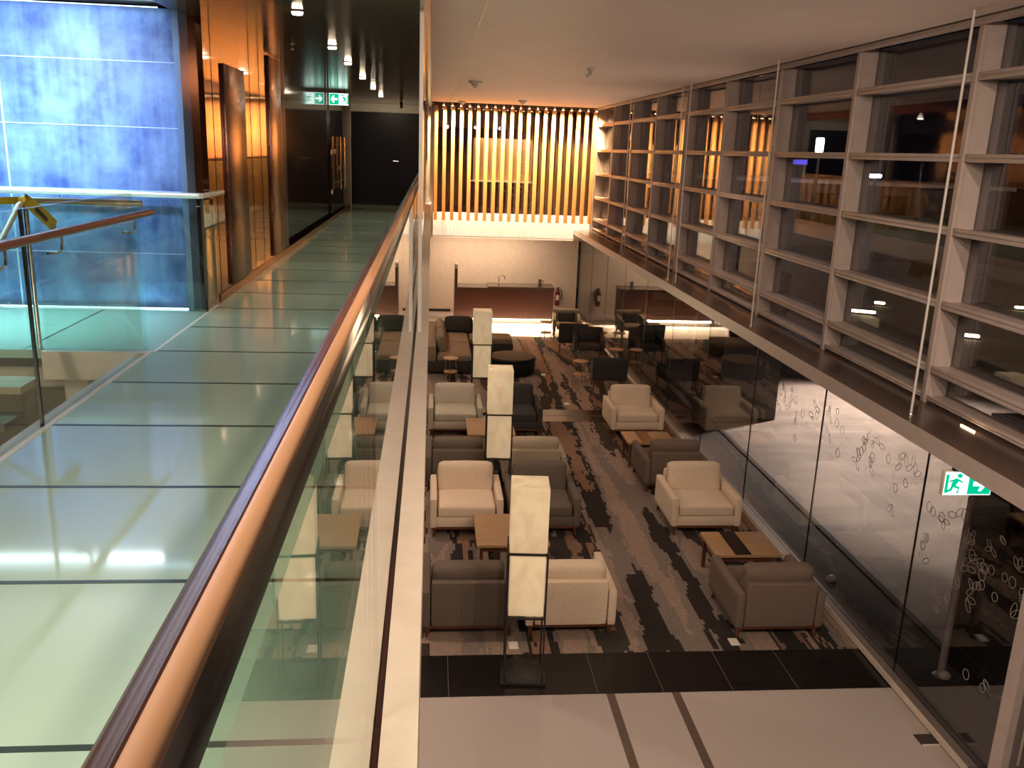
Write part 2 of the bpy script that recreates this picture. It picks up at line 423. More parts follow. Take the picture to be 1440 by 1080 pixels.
# slatted screen
sc = empty('slat_screen', (0, 25.4, 3.03)); tag(sc, 'row of tall glowing timber slats hung before the upper window of the end wall', 'screen')
NS = 20; X0, DX = .10, .2325
for k in range(NS):
    w = .046
    MB().box(-w, w, -.07, .07, 0, 3.08).build('slat', M['slat'], sc, (X0+k*DX, 0, 0))
MB().box(-.05, 4.55, -.05, .05, 3.08, 3.12).build('top_rail', M['dark_wood'], sc)
tl = empty('track_light', (0, 24.98, 6.13)); tag(tl, 'row of small warm spotlights along the ceiling edge above the timber slats', 'light')
MB().box(-.02, 4.5, -.02, .02, .03, .07).build('track', M['black_metal'], tl)
for k in range(NS-1):
    x = X0+(k+.02)*DX+.0
    b = MB().lathe([(.022, 0), (.028, .01), (.028, .06)], (0, 0, -.02), M['white_plastic'], 12).build('spotlight', M['white_plastic'], tl, (X0+(k+.5)*DX+.08, 0, 0))
    MB().lathe([(.024, 0), (.024, .004)], (0, 0, -.026), None, 12).build('lens', M['e_warm'], b)
    light('SPOT', 'slat_spot', (X0+(k+.5)*DX+.08, 24.98, 6.09), 400, AMBER, (X0+(k+.5)*DX+.08, 25.42, 5.35), .03, spot=100, blend=1.0)
    light('SPOT', 'bulkhead_spot', (X0+(k+.5)*DX, 25.57, 6.08), 1700, (1, .88, .70), (X0+(k+.5)*DX, 25.62, 3.0), .02, spot=24, blend=.8)
for x in (1.6, 2.24, 2.9): light('SPOT', 'slat_room_lamp', (x, 28.5, 6.02), 200, AMBER, (x, 29.1, 4.5), .04, spot=70, blend=.9)

# ------------------------------------------------------------------ curtain wall
MY = [5.385+2.235*k for k in range(-1, 11)]
TZ = [3.17, 3.775, 4.435, 5.075, 5.755]
def bay(i, y0, y1):
    b = MB()
    if y1 < 27:
        b.box(XC, XC+.26, y1-.025, y1+.025, 2.85, CZ)             # mullion fin
        b.box(XC-.04, XC+.002, y1-.035, y1+.035, 2.85, CZ, bev=.004)
    for z in TZ+[2.9]:
        hh = .035 if z > 3 else .02
        b.box(XC, XC+.22, y0+.025, y1-.025, z-hh+.012, z+hh-.012)
        b.box(XC-.03, XC+.002, y0+.034, y1-.034, z-hh, z-.004, bev=.003)
        b.box(XC-.03, XC+.002, y0+.034, y1-.034, z+.004, z+hh, bev=.003)
        b.box(XC-.02, XC+.002, y0+.034, y1-.034, z-.004, z+.004)
    o = struct(b.build('window_%d' % i, M['alu']))
    MB().box(XC+.17, XC+.19, y0+.025, y1-.025, 2.85, CZ).build('pane', M['glass_night'], o)
for i in range(len(MY)-1): bay(i+1, MY[i], MY[i+1])
S('window_12', M['black_gloss'], (XC, XC+.2, MY[-1]+.05, 29, 2.7, CZ))
# projecting beam
bm_ = MB(); bm_.box(4.13, XC+.25, -2, 27.2, 2.70, 2.85)
bo = struct(bm_.build('beam', M['alu']))
MB().box(4.135, XC+.0, -2, 27.0, 2.85, 2.853).build('beam_top', M['beam_top'], bo)
tag(MB().box(-.005, .005, -.10, .10, 0, .010, bev=.002).build('glow_bar', M['e_warm_soft'], None, (4.55, 6.75, 2.855)), 'slim warm glowing bar lying on top of the white beam', 'light')  # emissive bar placed where a warm streak appears on the beam
# hanging rods
for i, (y, lb) in enumerate(((7.13, 'thin pale rod from ceiling to beam, closest to the camera'), (11.2, 'thin pale rod from ceiling to beam, second one along from the camera'), (15.0, 'thin pale rod of the close pair halfway along the beam, the nearer of the pair'), (15.5, 'thin pale rod of the close pair halfway along the beam, the farther of the pair'), (19.6, 'thin pale rod from ceiling to beam, nearest to the slatted screen'))):
    t = empty('suspension_rod', (4.25, y, 2.853)); tag(t, lb, 'rod', 'rods holding up the beam')
    MB().tube([(0, 0, .02), (0, 0, CZ-2.853)], .011, None, 8).build('rod', M['white_paint'], t)
    MB().lathe([(.025, 0), (.025, .012), (.014, .03)], (0, 0, 0), None, 14).build('foot', M['steel'], t)
# lower glass wall
LY = [5.75]+[7.42+2.235*k for k in range(0, 10)]
PATTERN = []
def petals(b, y, z, s):
    k = random.choice((0, 0, 1, 1, 2))
    u, v = Vector((0, 1, 0)), Vector((0, 0, 1))
    if k == 0: b.ring((XC-.008, y, z), u, v, .042*s, .046*s, .006)
    else:
        n = 2 if k == 1 else 3
        for j in range(n):
            a = random.random()*PI*2
            uu = Vector((0, math.cos(a), math.sin(a))); vv = Vector((0, -math.sin(a), math.cos(a)))
            b.ring(Vector((XC-.008, y, z))+uu*.05*s, uu, vv, .055*s, .026*s, .005)
for i in range(len(LY)-1):
    y0, y1 = LY[i], LY[i+1]
    w = struct(MB().box(XC-.006, XC+.006, y0+.006, y1-.006, .09, 2.70).build('window_%d' % (21+i), M['glass_night']))
    MB().box(XC-.008, XC+.008, y1-.006, y1+.006, .09, 2.70).build('joint', M['black_metal'], w)
    if y1 < 13:
        b = MB()
        if i == 0: cnt, zr = 44, (1.0, 2.35)
        elif i == 1: cnt, zr = 26, (1.75, 2.4)
        else: cnt, zr = 22, (1.55, 2.3)
        for q in range(cnt):
            petals(b, random.uniform(y0+.12, y1-.12), random.gauss((zr[0]+zr[1])/2, (zr[1]-zr[0])/4.2), random.uniform(.8, 1.25))
        b.build('etched_outlines', M['etched'], w)
S('baseboard_right', M['curb'], (XC-.09, XC+.05, 6.0, 28, 0, .09))
S('trim_13', M['ledge'], (XC-.10, XC-.09, 6.0, 28, .02, .088))
S('door_1', M['alu'], (XC-.07, XC+.07, 5.66, 5.80, 0, 2.70), (XC-.05, XC+.05, 4.3, 4.38, 0, 2.7), (XC-.05, XC+.05, 4.38, 5.66, .0, .08))
MB().box(XC-.006, XC+.006, 4.38, 5.66, .08, 2.7).build('pane', M['glass_night'], bpy.data.objects['door_1'])
b = MB()
for sx in (-.06, .06): b.tube([(XC+sx, 5.5, .5), (XC+sx, 5.5, 1.9)], .012, None, 8)
b.build('handle', M['steel'], bpy.data.objects['door_1'])

# ------------------------------------------------------------------ walkway side
S('floor_walkway', M['floor_glass'], (-2.0, XG-.012, 0, 23.7, FZ-.06, FZ), (-6, -2.0, 6.42, 8.15, FZ-.06, FZ))
j = MB()
y = 2.0
while y < 23.5:
    j.box(-1.995, XG-.02, y-.012, y+.012, FZ-.002, FZ+.0015); y += .89
for x in (-2.9, -3.8): j.box(x-.008, x+.008, 6.45, 8.1, FZ-.002, FZ+.0015)
struct(j.build('floor_joints', M['floor_joint']))
S('trim_6', M['ledge'], (-.118, -.02, 0, YE, FZ-.35, FZ+.0))
S('trim_7', M['rail_dark'], (XG-.012, -.118, 0, YE, FZ-.05, FZ-.012))
S('trim_8', M['white_paint'], (-2.03, -2.0, 1, 6.42, FZ-.05, FZ+.004), (-2.0, -1.975, 6.42, 8.4, FZ-.03, FZ+.003))
S('trim_9', M['bright_white'], (-2.135, -2.06, 1, 6.42, FZ-.16, FZ-.02))
S('trim_10', M['ledge'], (-2.75, -2.03, 6.36, 6.42, FZ-.2, FZ+.003))
S('wall_stair', M['white_wall'], (-2.72, -2.2, 6.62, 6.72, 0, FZ-.1))
# landing ceiling, lacquered ceiling
S('ceiling_landing', M['white_paint'], (-7, -2.16, 1, 8.4, 6.1, 6.2))
S('ceiling_walkway', M['ceiling_wood'], (-2.16, -.03, -2, 23.8, WZ, WZ+.2))
S('trim_11', M['copper_dark'], (-.045, -.025, -2, YE, WZ-.01, CZ))
# blue wall: panels, joints, fin
bw = struct(MB().box(-7, -2.13, 8.2, 8.32, FZ-.1, 6.05).build('wall_blue', M['blue']))
q = MB()
for z in (3.99, 4.54, 5.08, 5.62): q.box(-7, -2.18, 8.193, 8.201, z-.0035, z+.0035)
q.box(-3.66, -3.645, 8.192, 8.201, FZ, 6.0)
q.build('panel_joints', M['blue_joint'], bw)
MB().box(-2.17, -2.12, 8.06, 8.34, FZ-.1, 6.05).build('end_fin', M['blue_edge'], bw)
ls = MB().box(-7, -2.18, 8.11, 8.13, FZ, FZ+.012).build('led_strip', M['e_bluewhite']); tag(ls, 'glowing pale blue light strip along the foot of the blue wall', 'light')
ls = MB().box(-7, -2.3, 8.13, 8.145, 6.045, 6.052).build('led_strip', M['e_bluewhite']); tag(ls, 'glowing pale blue light strip along the top of the blue wall', 'light')
# copper wall
S('wall_copper', M['copper'], (-2.2, -2.0, 8.34, 12.75, FZ-.1, WZ))
p = MB().box(-2.01, -1.972, 9.02, 9.95, FZ+.1, 5.70, bev=.004).build('copper_panel', M['copper_dark']); struct(p); p.name = 'wall_copper_pilaster'
p = MB().box(-2.01, -1.972, 11.42, 12.22, FZ+.1, 6.0, bev=.004).build('wall_copper_pilaster', M['copper_dark']); struct(p)
q = MB()
for y in (8.62, 10.35, 10.9, 12.5): q.box(-2.004, -1.997, y-.006, y+.006, FZ, WZ)
struct(q.build('trim_12', M['dark_gloss']))
S('baseboard_left', M['copper_dark'], (-2.0, -1.985, 8.5, 23.5, FZ, FZ+.08))
S('wall_dark', M['dark_gloss'], (-2.3, -2.08, 12.75, 23.6, FZ-.1, WZ))
dd = S('door_2', M['dark_gloss'], (-2.09, -2.05, 18.6, 21.2, FZ+.02, 5.75))
for y in (19.9, 20.75):  # second bar is the first handle's reflection, built as a solid
    MB().tube([(-1.98, y, 4.05), (-1.98, y, 5.15)], .018, None, 8).tube([(-2.05, y, 4.2), (-1.98, y, 4.2)], .012, None, 8).tube([(-2.05, y, 5.0), (-1.98, y, 5.0)], .012, None, 8).build('handle', M['steel'], dd)
for (px, py) in ((435, 175), (464, 180), (446, 215), (471, 213), (478, 236), (466, 270)):
    P = onX(px, py, -2.047)
    if P.y < 18.7 or P.y > 21.1: P.y = max(18.8, min(21.0, P.y))
    MB().box(-.002, .002, -.16, .16, -.045, .045).build('patch', M['patch'], dd, P)  # small pale rectangles set on the glossy door
# corridor end
S('wall_corridor_end', M['pale_frame'], (-2.08, -1.97, 22.3, 22.45, FZ, WZ), (-2.3, -.1, 23.6, 23.8, 5.82, WZ), (-.3, -.16, 23.55, 23.8, FZ, WZ))
de = S('door_3', M['door_dark'], (-2.12, -.3, 23.64, 23.7, FZ, 5.82))
MB().tube([(-1.0, 23.64, 4.63), (-1.0, 23.57, 4.63), (-.86, 23.57, 4.62)], .014, None, 8).build('handle', M['steel'], de)
light('SPOT', 'corridor_fill', (-1.1, 21.9, 5.95), 24, (1, .82, .6), (-1.1, 23.4, 5.2), .04, spot=140, blend=.8)  # unseen spot added to brighten the corridor end
# mezzanine downlights
for k, (y, lb) in enumerate(zip((7.7, 10.25, 12.1, 14.55, 17.05, 19.55), ('first', 'second', 'third', 'fourth', 'fifth', 'sixth'))):
    t = empty('downlight', (-1.09, y, WZ)); tag(t, 'small recessed downlight in the dark glossy ceiling, %s along the walkway from the camera' % lb, 'light', 'walkway downlights')
    MB().lathe([(.055, -.012), (.06, -.004), (.06, 0)], (0, 0, 0), None, 20).build('trim_ring', M['copper_dark'], t)
    MB().lathe([(.038, -.03), (.045, -.013)], (0, 0, 0), None, 20).build('lens', M['e_down'], t)
    light('SPOT', 'walkway_spot', (-1.09, y, WZ-.05), 48, (1, .82, .6), (-1.09, y, 0), .04, spot=95, blend=.8)
def detector(x, y, z, label, s=1.):
    t = empty('smoke_detector', (x, y, z)); tag(t, label, 'detector')
    MB().lathe([(.03*s, -.075*s), (.05*s, -.06*s), (.055*s, -.04*s), (.09*s, -.03*s), (.10*s, 0)], (0, 0, 0), None, 24).build('body', M['white_plastic'], t)
    MB().lathe([(.02*s, -.085*s), (.03*s, -.075*s)], (0, 0, 0), None, 14).build('sensor', M['dull_steel'], t)
detector(.77, 17.0, CZ, 'white smoke detector on the pale ceiling, closest to the dark ceiling edge', 1.3)
detector(2.2, 22.6, CZ, 'white smoke detector on the pale ceiling, in front of the middle of the slats', 1.2)
detector(.76, 24.1, CZ, 'white smoke detector on the pale ceiling, right up against the first slats', 1.2)
t = empty('ceiling_camera', (2.31, 13.58, CZ)); tag(t, 'small white camera fitting under the middle of the pale ceiling', 'camera')
MB().lathe([(.05, -.03), (.05, 0)], (0, 0, 0), None, 18).build('mount', M['white_plastic'], t)
MB().tube([(0, 0, -.03), (0, 0, -.07), (-.06, -.09, -.10)], .03, None, 12).build('body', M['white_plastic'], t)
t = empty('security_camera', (-.72, 21.5, WZ)); tag(t, 'small black camera hanging from the dark ceiling by the corridor end door', 'camera')
MB().lathe([(.05, -.02), (.05, 0)], (0, 0, 0), None, 16).build('mount', M['white_plastic'], t)
MB().tube([(0, 0, -.02), (0, -.05, -.12), (0, -.15, -.14)], .04, None, 10).build('body', M['black_metal'], t)
t = empty('sprinkler', (-1.52, 10.25, WZ)); tag(t, 'small metal sprinkler head on the dark glossy ceiling', 'sprinkler')
MB().lathe([(.03, -.008), (.035, 0)], (0, 0, 0), None, 14).build('plate', M['steel'], t)
MB().tube([(0, 0, -.008), (0, 0, -.05)], .008, None, 8).lathe([(.025, -.055), (.025, -.05)], (0, 0, 0), None, 12).build('head', M['steel'], t)

# exit signs
def exit_sign(loc, w, h, arrow, man, label, hang):
    t = empty('exit_sign', loc); tag(t, label, 'sign')
    MB().box(-w/2, w/2, -.02, .03, -h/2, h/2, bev=.004).build('case', M['white_plastic'], t)
    MB().box(-w/2+.006, w/2-.006, -.023, -.0205, -h/2+.006, h/2-.006).build('white_face', M['e_sign_white'], t)
    g0, g1 = (0.0, w/2-.012) if arrow > 0 else (-w/2+.012, 0.0)
    MB().box(g0, g1, -.026, -.0235, -h/2+.014, h/2-.014).build('green_panel', M['e_sign_green'], t)
    cx = (g0+g1)/2; s = h*.28*arrow
    ar = [(cx-s, -.09*h), (cx+.1*s, -.09*h), (cx-.15*s, -.30*h), (cx+.25*s, -.30*h), (cx+1.05*s, 0), (cx+.25*s, .30*h), (cx-.15*s, .30*h), (cx+.1*s, .09*h), (cx-s, .09*h)]
    MB().prism(ar, 'y', -.029, -.0265).build('arrow', M['e_sign_white'], t)
    mx = -w/4*arrow-.01*arrow
    b = MB()
    d = man
    b.tube([(mx-.02*d, -.025, -.08*h), (mx+.015*d, -.025, .2*h)], .018, None, 8)
    b.lathe([(.0, -.02), (.018, -.01), (.02, 0), (.018, .01), (0, .02)], (mx+.03*d, -.025, .33*h), None, 10)
    b.tube([(mx-.02*d, -.025, -.08*h), (mx+.035*d, -.025, -.17*h), (mx+.03*d, -.025, -.38*h)], .011, None, 6)
    b.tube([(mx-.02*d, -.025, -.08*h), (mx-.03*d, -.025, -.25*h), (mx-.075*d, -.025, -.33*h)], .011, None, 6)
    b.tube([(mx+.015*d, -.025, .18*h), (mx+.06*d, -.025, .06*h)], .008, None, 6)
    b.tube([(mx+.01*d, -.025, .18*h), (mx-.045*d, -.025, .10*h)], .008, None, 6)
    b.build('running_figure', M['e_sign_green'], t)
    b = MB()
    dx = mx-.07*d
    b.box(dx-.012, dx+.012, -.0265, -.0235, -h*.38, h*.38)
    b.build('doorway_symbol', M['e_sign_green'], t)
    b = MB()
    for x in (-w*.3, w*.3): b.box(x-.012, x+.012, -.01, .015, h/2, h/2+hang)
    b.build('bracket', M['black_metal'], t)
P = onY(446, 140, 18.4); exit_sign((P.x, 18.4, WZ-.05-.12), .385, .23, 1, 1, 'lit green and white exit sign with arrow pointing right, hung over the walkway', .05)
P2 = onY(474, 141, 18.4); exit_sign((P.x+.42, 18.4, WZ-.05-.12), .385, .23, -1, -1, 'lit green and white exit sign with arrow pointing left, hung over the walkway', .05)
exit_sign((4.285, 6.25, 2.562), .41, .205, 1, 1, 'bright green and white exit sign hanging under the beam by the glass wall', .034)

# ------------------------------------------------------------------ balustrades
t = empty('balustrade', (XG, 0, FZ)); tag(t, 'long glass balustrade with timber handrail between the walkway and the open lounge', 'balustrade')
ys = [-1.0, 2.07, 4.3, 6.5, 8.7, 10.9, 13.1, 15.3, 17.5, 19.7, 21.9, 23.5]
for a, b_ in zip(ys, ys[1:]):
    MB().box(-.006, .006, a+.0025, b_-.0025, -.03, 1.12).build('glass_panel', M['glass_dim'], t)
    if a > 0:
        MB().box(-.004, .004, a-.0024, a+.0024, -.03, 1.115).build('joint_seal', M['black_metal'], t)
def oval(cx, cz, rx, rz, n=20): return [(cx+rx*math.cos(2*PI*k/n), cz+rz*math.sin(2*PI*k/n)) for k in range(n)]
def hp(*q): return [(x-XG, CAMZ-h-FZ) for x, h in q]
b = MB()
cap_profile = hp((-.1386, .374), (-.1389, .352), (-.1396, .350), (-.1402, .346), (-.1406, .3235), (-.1500, .3235), (-.1500, .374))
for a, b_ in zip(ys, ys[1:]): b.prism(cap_profile, 'y', a+.002, b_-.002)
b.build('cap_channel', M['cap_black'], t)
hr = MB().prism(hp((-.1404, .3234), (-.1415, .3203), (-.1432, .3183), (-.1455, .3170), (-.1490, .3160), (-.1530, .3157), (-.1570, .3162), (-.1600, .3172), (-.1616, .3182), (-.1616, .3500), (-.1500, .3500), (-.1500, .3234)), 'y', -1, 23.5, None, True).build('handrail', M['rail_wood'], t)
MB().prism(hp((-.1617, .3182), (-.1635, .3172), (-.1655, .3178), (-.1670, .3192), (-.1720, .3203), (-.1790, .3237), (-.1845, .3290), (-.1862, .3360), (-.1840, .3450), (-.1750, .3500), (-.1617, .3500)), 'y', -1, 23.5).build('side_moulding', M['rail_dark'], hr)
# full-height pane beyond the post
t = empty('glass_screen', (-.095, 7.3, FZ)); tag(t, 'full height glass screen edged by a slim pale post on the ledge', 'glass screen')
MB().box(-.012, .018, 0, .03, 0, WZ-FZ).build('post', M['white_paint'], t)
MB().box(-.005, .005, .03, 6.2, 0, WZ-FZ).build('glass_panel', M['glass'], t)

XL = -2.05
t = empty('balustrade', (XL, 0, FZ)); tag(t, 'glass balustrade with mahogany handrail along the stair opening of the walkway', 'balustrade')
for a, b_ in ((1.6, 4.66), (4.68, 6.36)):
    MB().box(-.006, .006, a, b_, -.03, 1.13).build('glass_panel', M['glass_green'], t)
MB().box(-.007, .007, 4.66, 4.68, -.03, 1.13).build('joint_seal', M['black_metal'], t)
hr = MB().prism(oval(.075, .99, .027, .024), 'y', 1.6, 6.5, None, True).build('handrail', M['rail_mahogany'], t)
for y in (3.2, 4.3, 4.95, 6.15):
    MB().tube([(.006, y, .88), (.05, y, .88), (.075, y, .90), (.075, y, .97)], .008, None, 8).lathe([(.02, 0), (.02, .014)], (.012, y, .873), None, 12).build('bracket', M['steel'], t)
t = empty('balustrade', (-2.05, 6.47, FZ)); tag(t, 'short glass barrier with dull metal rail across the head of the stair opening', 'balustrade')
MB().box(-.70, 0, -.006, .006, -.03, 1.02).build('glass_panel', M['glass_green'], t)
MB().tube([(-.74, 0, 1.05), (.03, 0, 1.05)], .024, None, 12).build('handrail', M['dull_steel'], t)
t = empty('balustrade', (-2.05, 8.03, FZ)); tag(t, 'glass balustrade with pale steel rail in front of the blue wall', 'balustrade')
for a, b_ in ((-4.5, -1.65), (-1.63, .05)): MB().box(a, b_, -.006, .006, -.02, .98).build('glass_panel', M['glass_green'], t)
MB().box(.05, .062, .0, .42, -.02, .98).build('glass_return', M['glass_green'], t)
MB().box(.044, .06, -.012, .012, -.02, .98).build('corner_seal', M['black_metal'], t)
MB().tube([(-4.6, 0, 1.02), (.04, 0, 1.02)], .026, None, 14).tube([(.04, 0, 1.02), (.06, .05, 1.02), (.06, .75, 1.02)], .024, None, 14).build('handrail', M['rail_steel'], t)
for x in (-3.2, -1.2, .0): MB().tube([(x, 0, .93), (x+.06, .03, .93), (x+.06, 0, 1.0)], .008, None, 8).build('bracket', M['steel'], t)
# stair going down beside the opening
st = empty('staircase', (0, 0, 0)); tag(st, 'dim staircase descending beside the opening by the blue wall', 'staircase')
for k in range(14):
    z = FZ-.25*(k+1)*.72; y1 = 6.36-.28*k
    MB().box(-4.6, -2.78, y1-.30, y1, z-.05, z).build('tread', M['brown'] if k % 2 else M['beige'], st)
MB().box(-4.7, -4.62, 2.2, 6.4, 0, FZ).build('side_wall', M['white_wall'], st)
t = empty('stair_rail', (-2.80, 6.47, FZ)); tag(t, 'pale sloping stair handrail descending from the end of the short barrier', 'handrail')
MB().tube([(0, 0, 1.04), (0, -.1, 1.02), (0, -3.4, -1.2)], .020, None, 12).build('rail', M['rail_steel'], t)
MB().tube([(0, 0, 0), (0, 0, 1.04)], .016, None, 10).build('post', M['steel'], t)
# caution tape
t = empty('caution_tape', (-2.78, 6.44, FZ+1.05)); tag(t, 'yellow caution tape with black print knotted to the rail by the stair', 'tape')
def ribbon(pts, w, mat, name, parent):
    bm = bmesh.new(); prev = None
    for (p, tw) in pts:
        p = Vector(p); d = Vector((math.sin(tw)*.35, .25, math.cos(tw))).normalized()*w/2
        cur = (bm.verts.new(p+d), bm.verts.new(p-d))
        if prev: bm.faces.new((prev[0], prev[1], cur[1], cur[0]))
        prev = cur
    bmesh.ops.solidify(bm, geom=bm.faces[:], thickness=.002)
    me = bpy.data.meshes.new(name); bm.to_mesh(me); bm.free(); me.materials.append(mat)
    for f in me.polygons: f.use_smooth = True
    o = bpy.data.objects.new(name, me); COL.objects.link(o); o.parent = parent; return o
ribbon([((-.9, -.1, .02), 0), ((-.5, -.06, .0), .1), ((-.2, -.02, -.01), 0), ((-.05, 0, 0), .2)], .05, M['tape'], 'taut_end', t)
ribbon([((.0, -.03, .01), .5), ((.06, -.05, -.03), .7), ((.12, -.06, -.08), .9), ((.17, -.07, -.13), .8), ((.21, -.07, -.17), .6)], .085, M['tape'], 'loose_tail', t)
ribbon([((.085, -.066, -.045), .7), ((.12, -.076, -.08), .9), ((.165, -.086, -.125), .8)], .03, M['tape_black'], 'black_print', t)
MB().cushion((-.01, -.01, 0), (.07, .06, .06), .028).build('knot', M['tape'], t)

# ------------------------------------------------------------------ furniture
def armchair(name, fab):
    """faces -Y, origin at footprint centre, 0.98 wide, 0.96 deep"""
    t = empty(name)
    W, D = .98, .96; hx, hy = W/2, D/2
    MB().box(-hx+.03, hx-.03, -hy+.03, hy-.03, .10, .135, bev=.004).build('base_frame', M['dark_wood'], t)
    for sx in (-1, 1):
        for sy in (-1, 1):
            x, y = sx*(hx-.07), sy*(hy-.07)
            MB().tube([(x+sx*.015, y+sy*.015, 0), (x, y, .11)], .018, None, 10, True, .028).build('leg', M['dark_wood'], t)
    MB().box(-hx+.09, hx-.09, -hy+.03, hy-.10, .135, .27, bev=.012).build('seat_base', fab, t)
    for sx in (-1, 1):
        MB().cushion((sx*(hx-.05), -.0, .335), (.10, D, .41), .028, (0, 0, 0), None, None, 5).build('armrest', fab, t)
    MB().cushion((0, hy-.06, .39), (W-.20, .12, .51), .03, (0, 0, 0), None, None, 5).build('backrest', fab, t)
    MB().cushion((0, -.08, .345), (W-.21, .74, .17), .045, (0, 0, .028)).build('seat_cushion', fab, t)
    MB().cushion((0, .265, .575), (W-.22, .19, .43), .06, (0, .02, .012), None, Matrix.Rotation(math.radians(-13), 4, 'X')).build('back_cushion', fab, t)
    return t
fab = {k: armchair('armchair', M[k]) for k in ('cream', 'grey', 'brown', 'charcoal', 'beige', 'stone_fabric')}
used = set()
def place_chair(k, x, yfront, facing, label, group):
    """facing -1: towards the camera side, yfront = front edge; facing +1: yfront = back edge"""
    y = yfront+.48; rz = 0 if facing < 0 else PI
    if k not in used:
        used.add(k); o = fab[k]; o.location = (x, y, .006); o.rotation_euler = (0, 0, rz)
    else: o = copy_tree(fab[k], (x, y, .006), rz)
    tag(o, label, 'armchair', group); return o
G1 = 'armchairs beside the balustrade'; G2 = 'armchairs along the glass wall'
place_chair('grey', .43, 8.28, 1, 'taupe grey armchair seen from behind, between the balustrade and the nearest lamp', G1)
place_chair('cream', 1.52, 8.28, 1, 'cream armchair seen from behind, just beyond the nearest lantern lamp', G1)
place_chair('cream', .51, 10.78, -1, 'cream armchair facing the camera, behind the nearest oak table', G1)
place_chair('grey', 1.55, 10.80, -1, 'taupe grey armchair facing the camera, partly hidden by the nearest lantern lamp', G1)
place_chair('grey', .44, 12.43, 1, 'taupe grey armchair seen from behind, its top showing over the front cream armchair', G1)
place_chair('beige', 1.60, 12.45, 1, 'beige armchair seen from behind, its top showing over a taupe grey armchair', G1)
place_chair('stone_fabric', .47, 15.02, -1, 'pale grey armchair facing the camera beside the far oak table', G1)
place_chair('charcoal', 1.55, 15.04, -1, 'charcoal armchair facing the camera, partly behind the second lantern lamp', G1)
place_chair('cream', 3.77, 10.80, -1, 'cream armchair facing the camera by the glass wall, behind the table with a black runner', G2)
place_chair('brown', 3.76, 12.35, 1, 'dark brown armchair seen from behind, wedged between two cream chairs at the glass wall', G2)
place_chair('cream', 3.79, 15.05, -1, 'cream armchair facing the camera, farthest one along the glass wall', G2)
place_chair('brown', 3.77, 8.18, 1, 'brown armchair seen from behind, closest to the black floor band at the glass wall', G2)

def table(x, y, w, d, label, runner=False):
    t = empty('coffee_table', (x, y, .006)); tag(t, label, 'table')
    MB().box(-w/2, w/2, -d/2, d/2, .41, .45, bev=.004).build('tabletop', M['table_wood'], t)
    for sx in (-1, 1):
        for sy in (-1, 1):
            MB().box(sx*(w/2-.06)-.02, sx*(w/2-.06)+.02, sy*(d/2-.06)-.02, sy*(d/2-.06)+.02, 0, .41).build('leg', M['dark_wood'], t)
    MB().box(-w/2+.06, w/2-.06, -d/2+.06, d/2-.06, .34, .37).build('shelf', M['dark_wood'], t)
    if runner: MB().box(-.16, .04, -d/2+.002, d/2-.002, .4495, .453).build('black_inlay', M['black_gloss'], t)
table(1.02, 10.06, .88, .94, 'low square oak coffee table in front of the nearest cream armchair')
table(1.03, 14.25, .80, .94, 'low square oak coffee table standing behind the second lantern lamp')
table(3.80, 9.62, .80, .66, 'low oak coffee table with black runner beside the glass wall', True)
table(3.64, 13.72, .80, .60, 'low oak coffee table with black runner, mostly hidden behind the dark brown armchair', True)

def lamp(x, y, rz, label):
    t = empty('floor_lamp', (x, y, .006), rz); tag(t, label, 'floor lamp', 'lantern floor lamps')
    w = .182; b = MB()
    for sx in (-1, 1):
        for sy in (-1, 1): b.box(sx*w-.009, sx*w+.009, sy*w-.009, sy*w+.009, 0, 1.385)
    for z in (.012, .71, 1.372):
        for s_ in (-1, 1):
            b.box(-w, w, s_*w-.009, s_*w+.009, z-.010, z+.010); b.box(s_*w-.009, s_*w+.009, -w, w, z-.010, z+.010)
    b.build('frame', M['black_metal'], t)
    MB().box(-.22, .22, -.22, .22, 0, .03, bev=.004).build('base', M['black_metal'], t)
    MB().box(-.168, .168, -.168, .168, .725, 1.355, bev=.006).build('lower_shade', M['shade'], t)
    MB().box(-.176, .176, -.176, .176, 1.384, 2.02, bev=.006).build('upper_shade', M['shade'], t)
lamp(.945, 7.62, math.radians(-4), 'tall parchment lantern lamp in a black frame, standing on the black floor band')
lamp(1.0, 12.05, math.radians(-2), 'tall parchment lantern lamp amid the armchairs, second along from the black floor band')
lamp(1.0, 16.65, 0, 'tall parchment lantern lamp in front of the corner sofa, farthest from the camera')

# sofa (L) ----------------------------------------------------------
t = empty('corner_sofa', (0, 19.5, .006)); tag(t, 'large dark corner sofa with tan seats and loose back cushions near the counter', 'sofa')
MB().box(-.06, .95, 0, 3.0, .06, .30, bev=.02).box(.95, 2.07, 1.95, 3.0, .06, .30, bev=.02).build('base', M['sofa_dark'], t)
MB().cushion((.55, .75, .37), (.80, 1.5, .16), .05, (0, 0, .02)).build('seat_cushion', M['sofa'], t)
MB().cushion((.55, 2.15, .37), (.80, 1.25, .16), .05, (0, 0, .02)).build('seat_cushion', M['sofa'], t)
MB().cushion((1.51, 2.3, .37), (1.08, .74, .16), .05, (0, 0, .02)).build('seat_cushion', M['sofa'], t)
MB().box(-.08, .14, .0, 3.0, .3, .66, bev=.03).build('side_back', M['sofa'], t)
MB().box(.14, 1.3, 2.72, 3.0, .3, .66, bev=.03).build('rear_back', M['sofa_dark'], t)
for y in (.85, 2.0): MB().cushion((.26, y, .62), (.20, 1.1, .42), .08, (.02, 0, .02), None, Matrix.Rotation(math.radians(-14), 4, 'Y')).build('back_cushion', M['sofa'], t)
for x, w in ((.72, .72), (1.3, .4)): MB().cushion((x, 2.66, .64), (w, .2, .42), .08, (0, .02, .02), None, Matrix.Rotation(math.radians(-12), 4, 'X')).build('back_cushion', M['sofa_dark'], t)
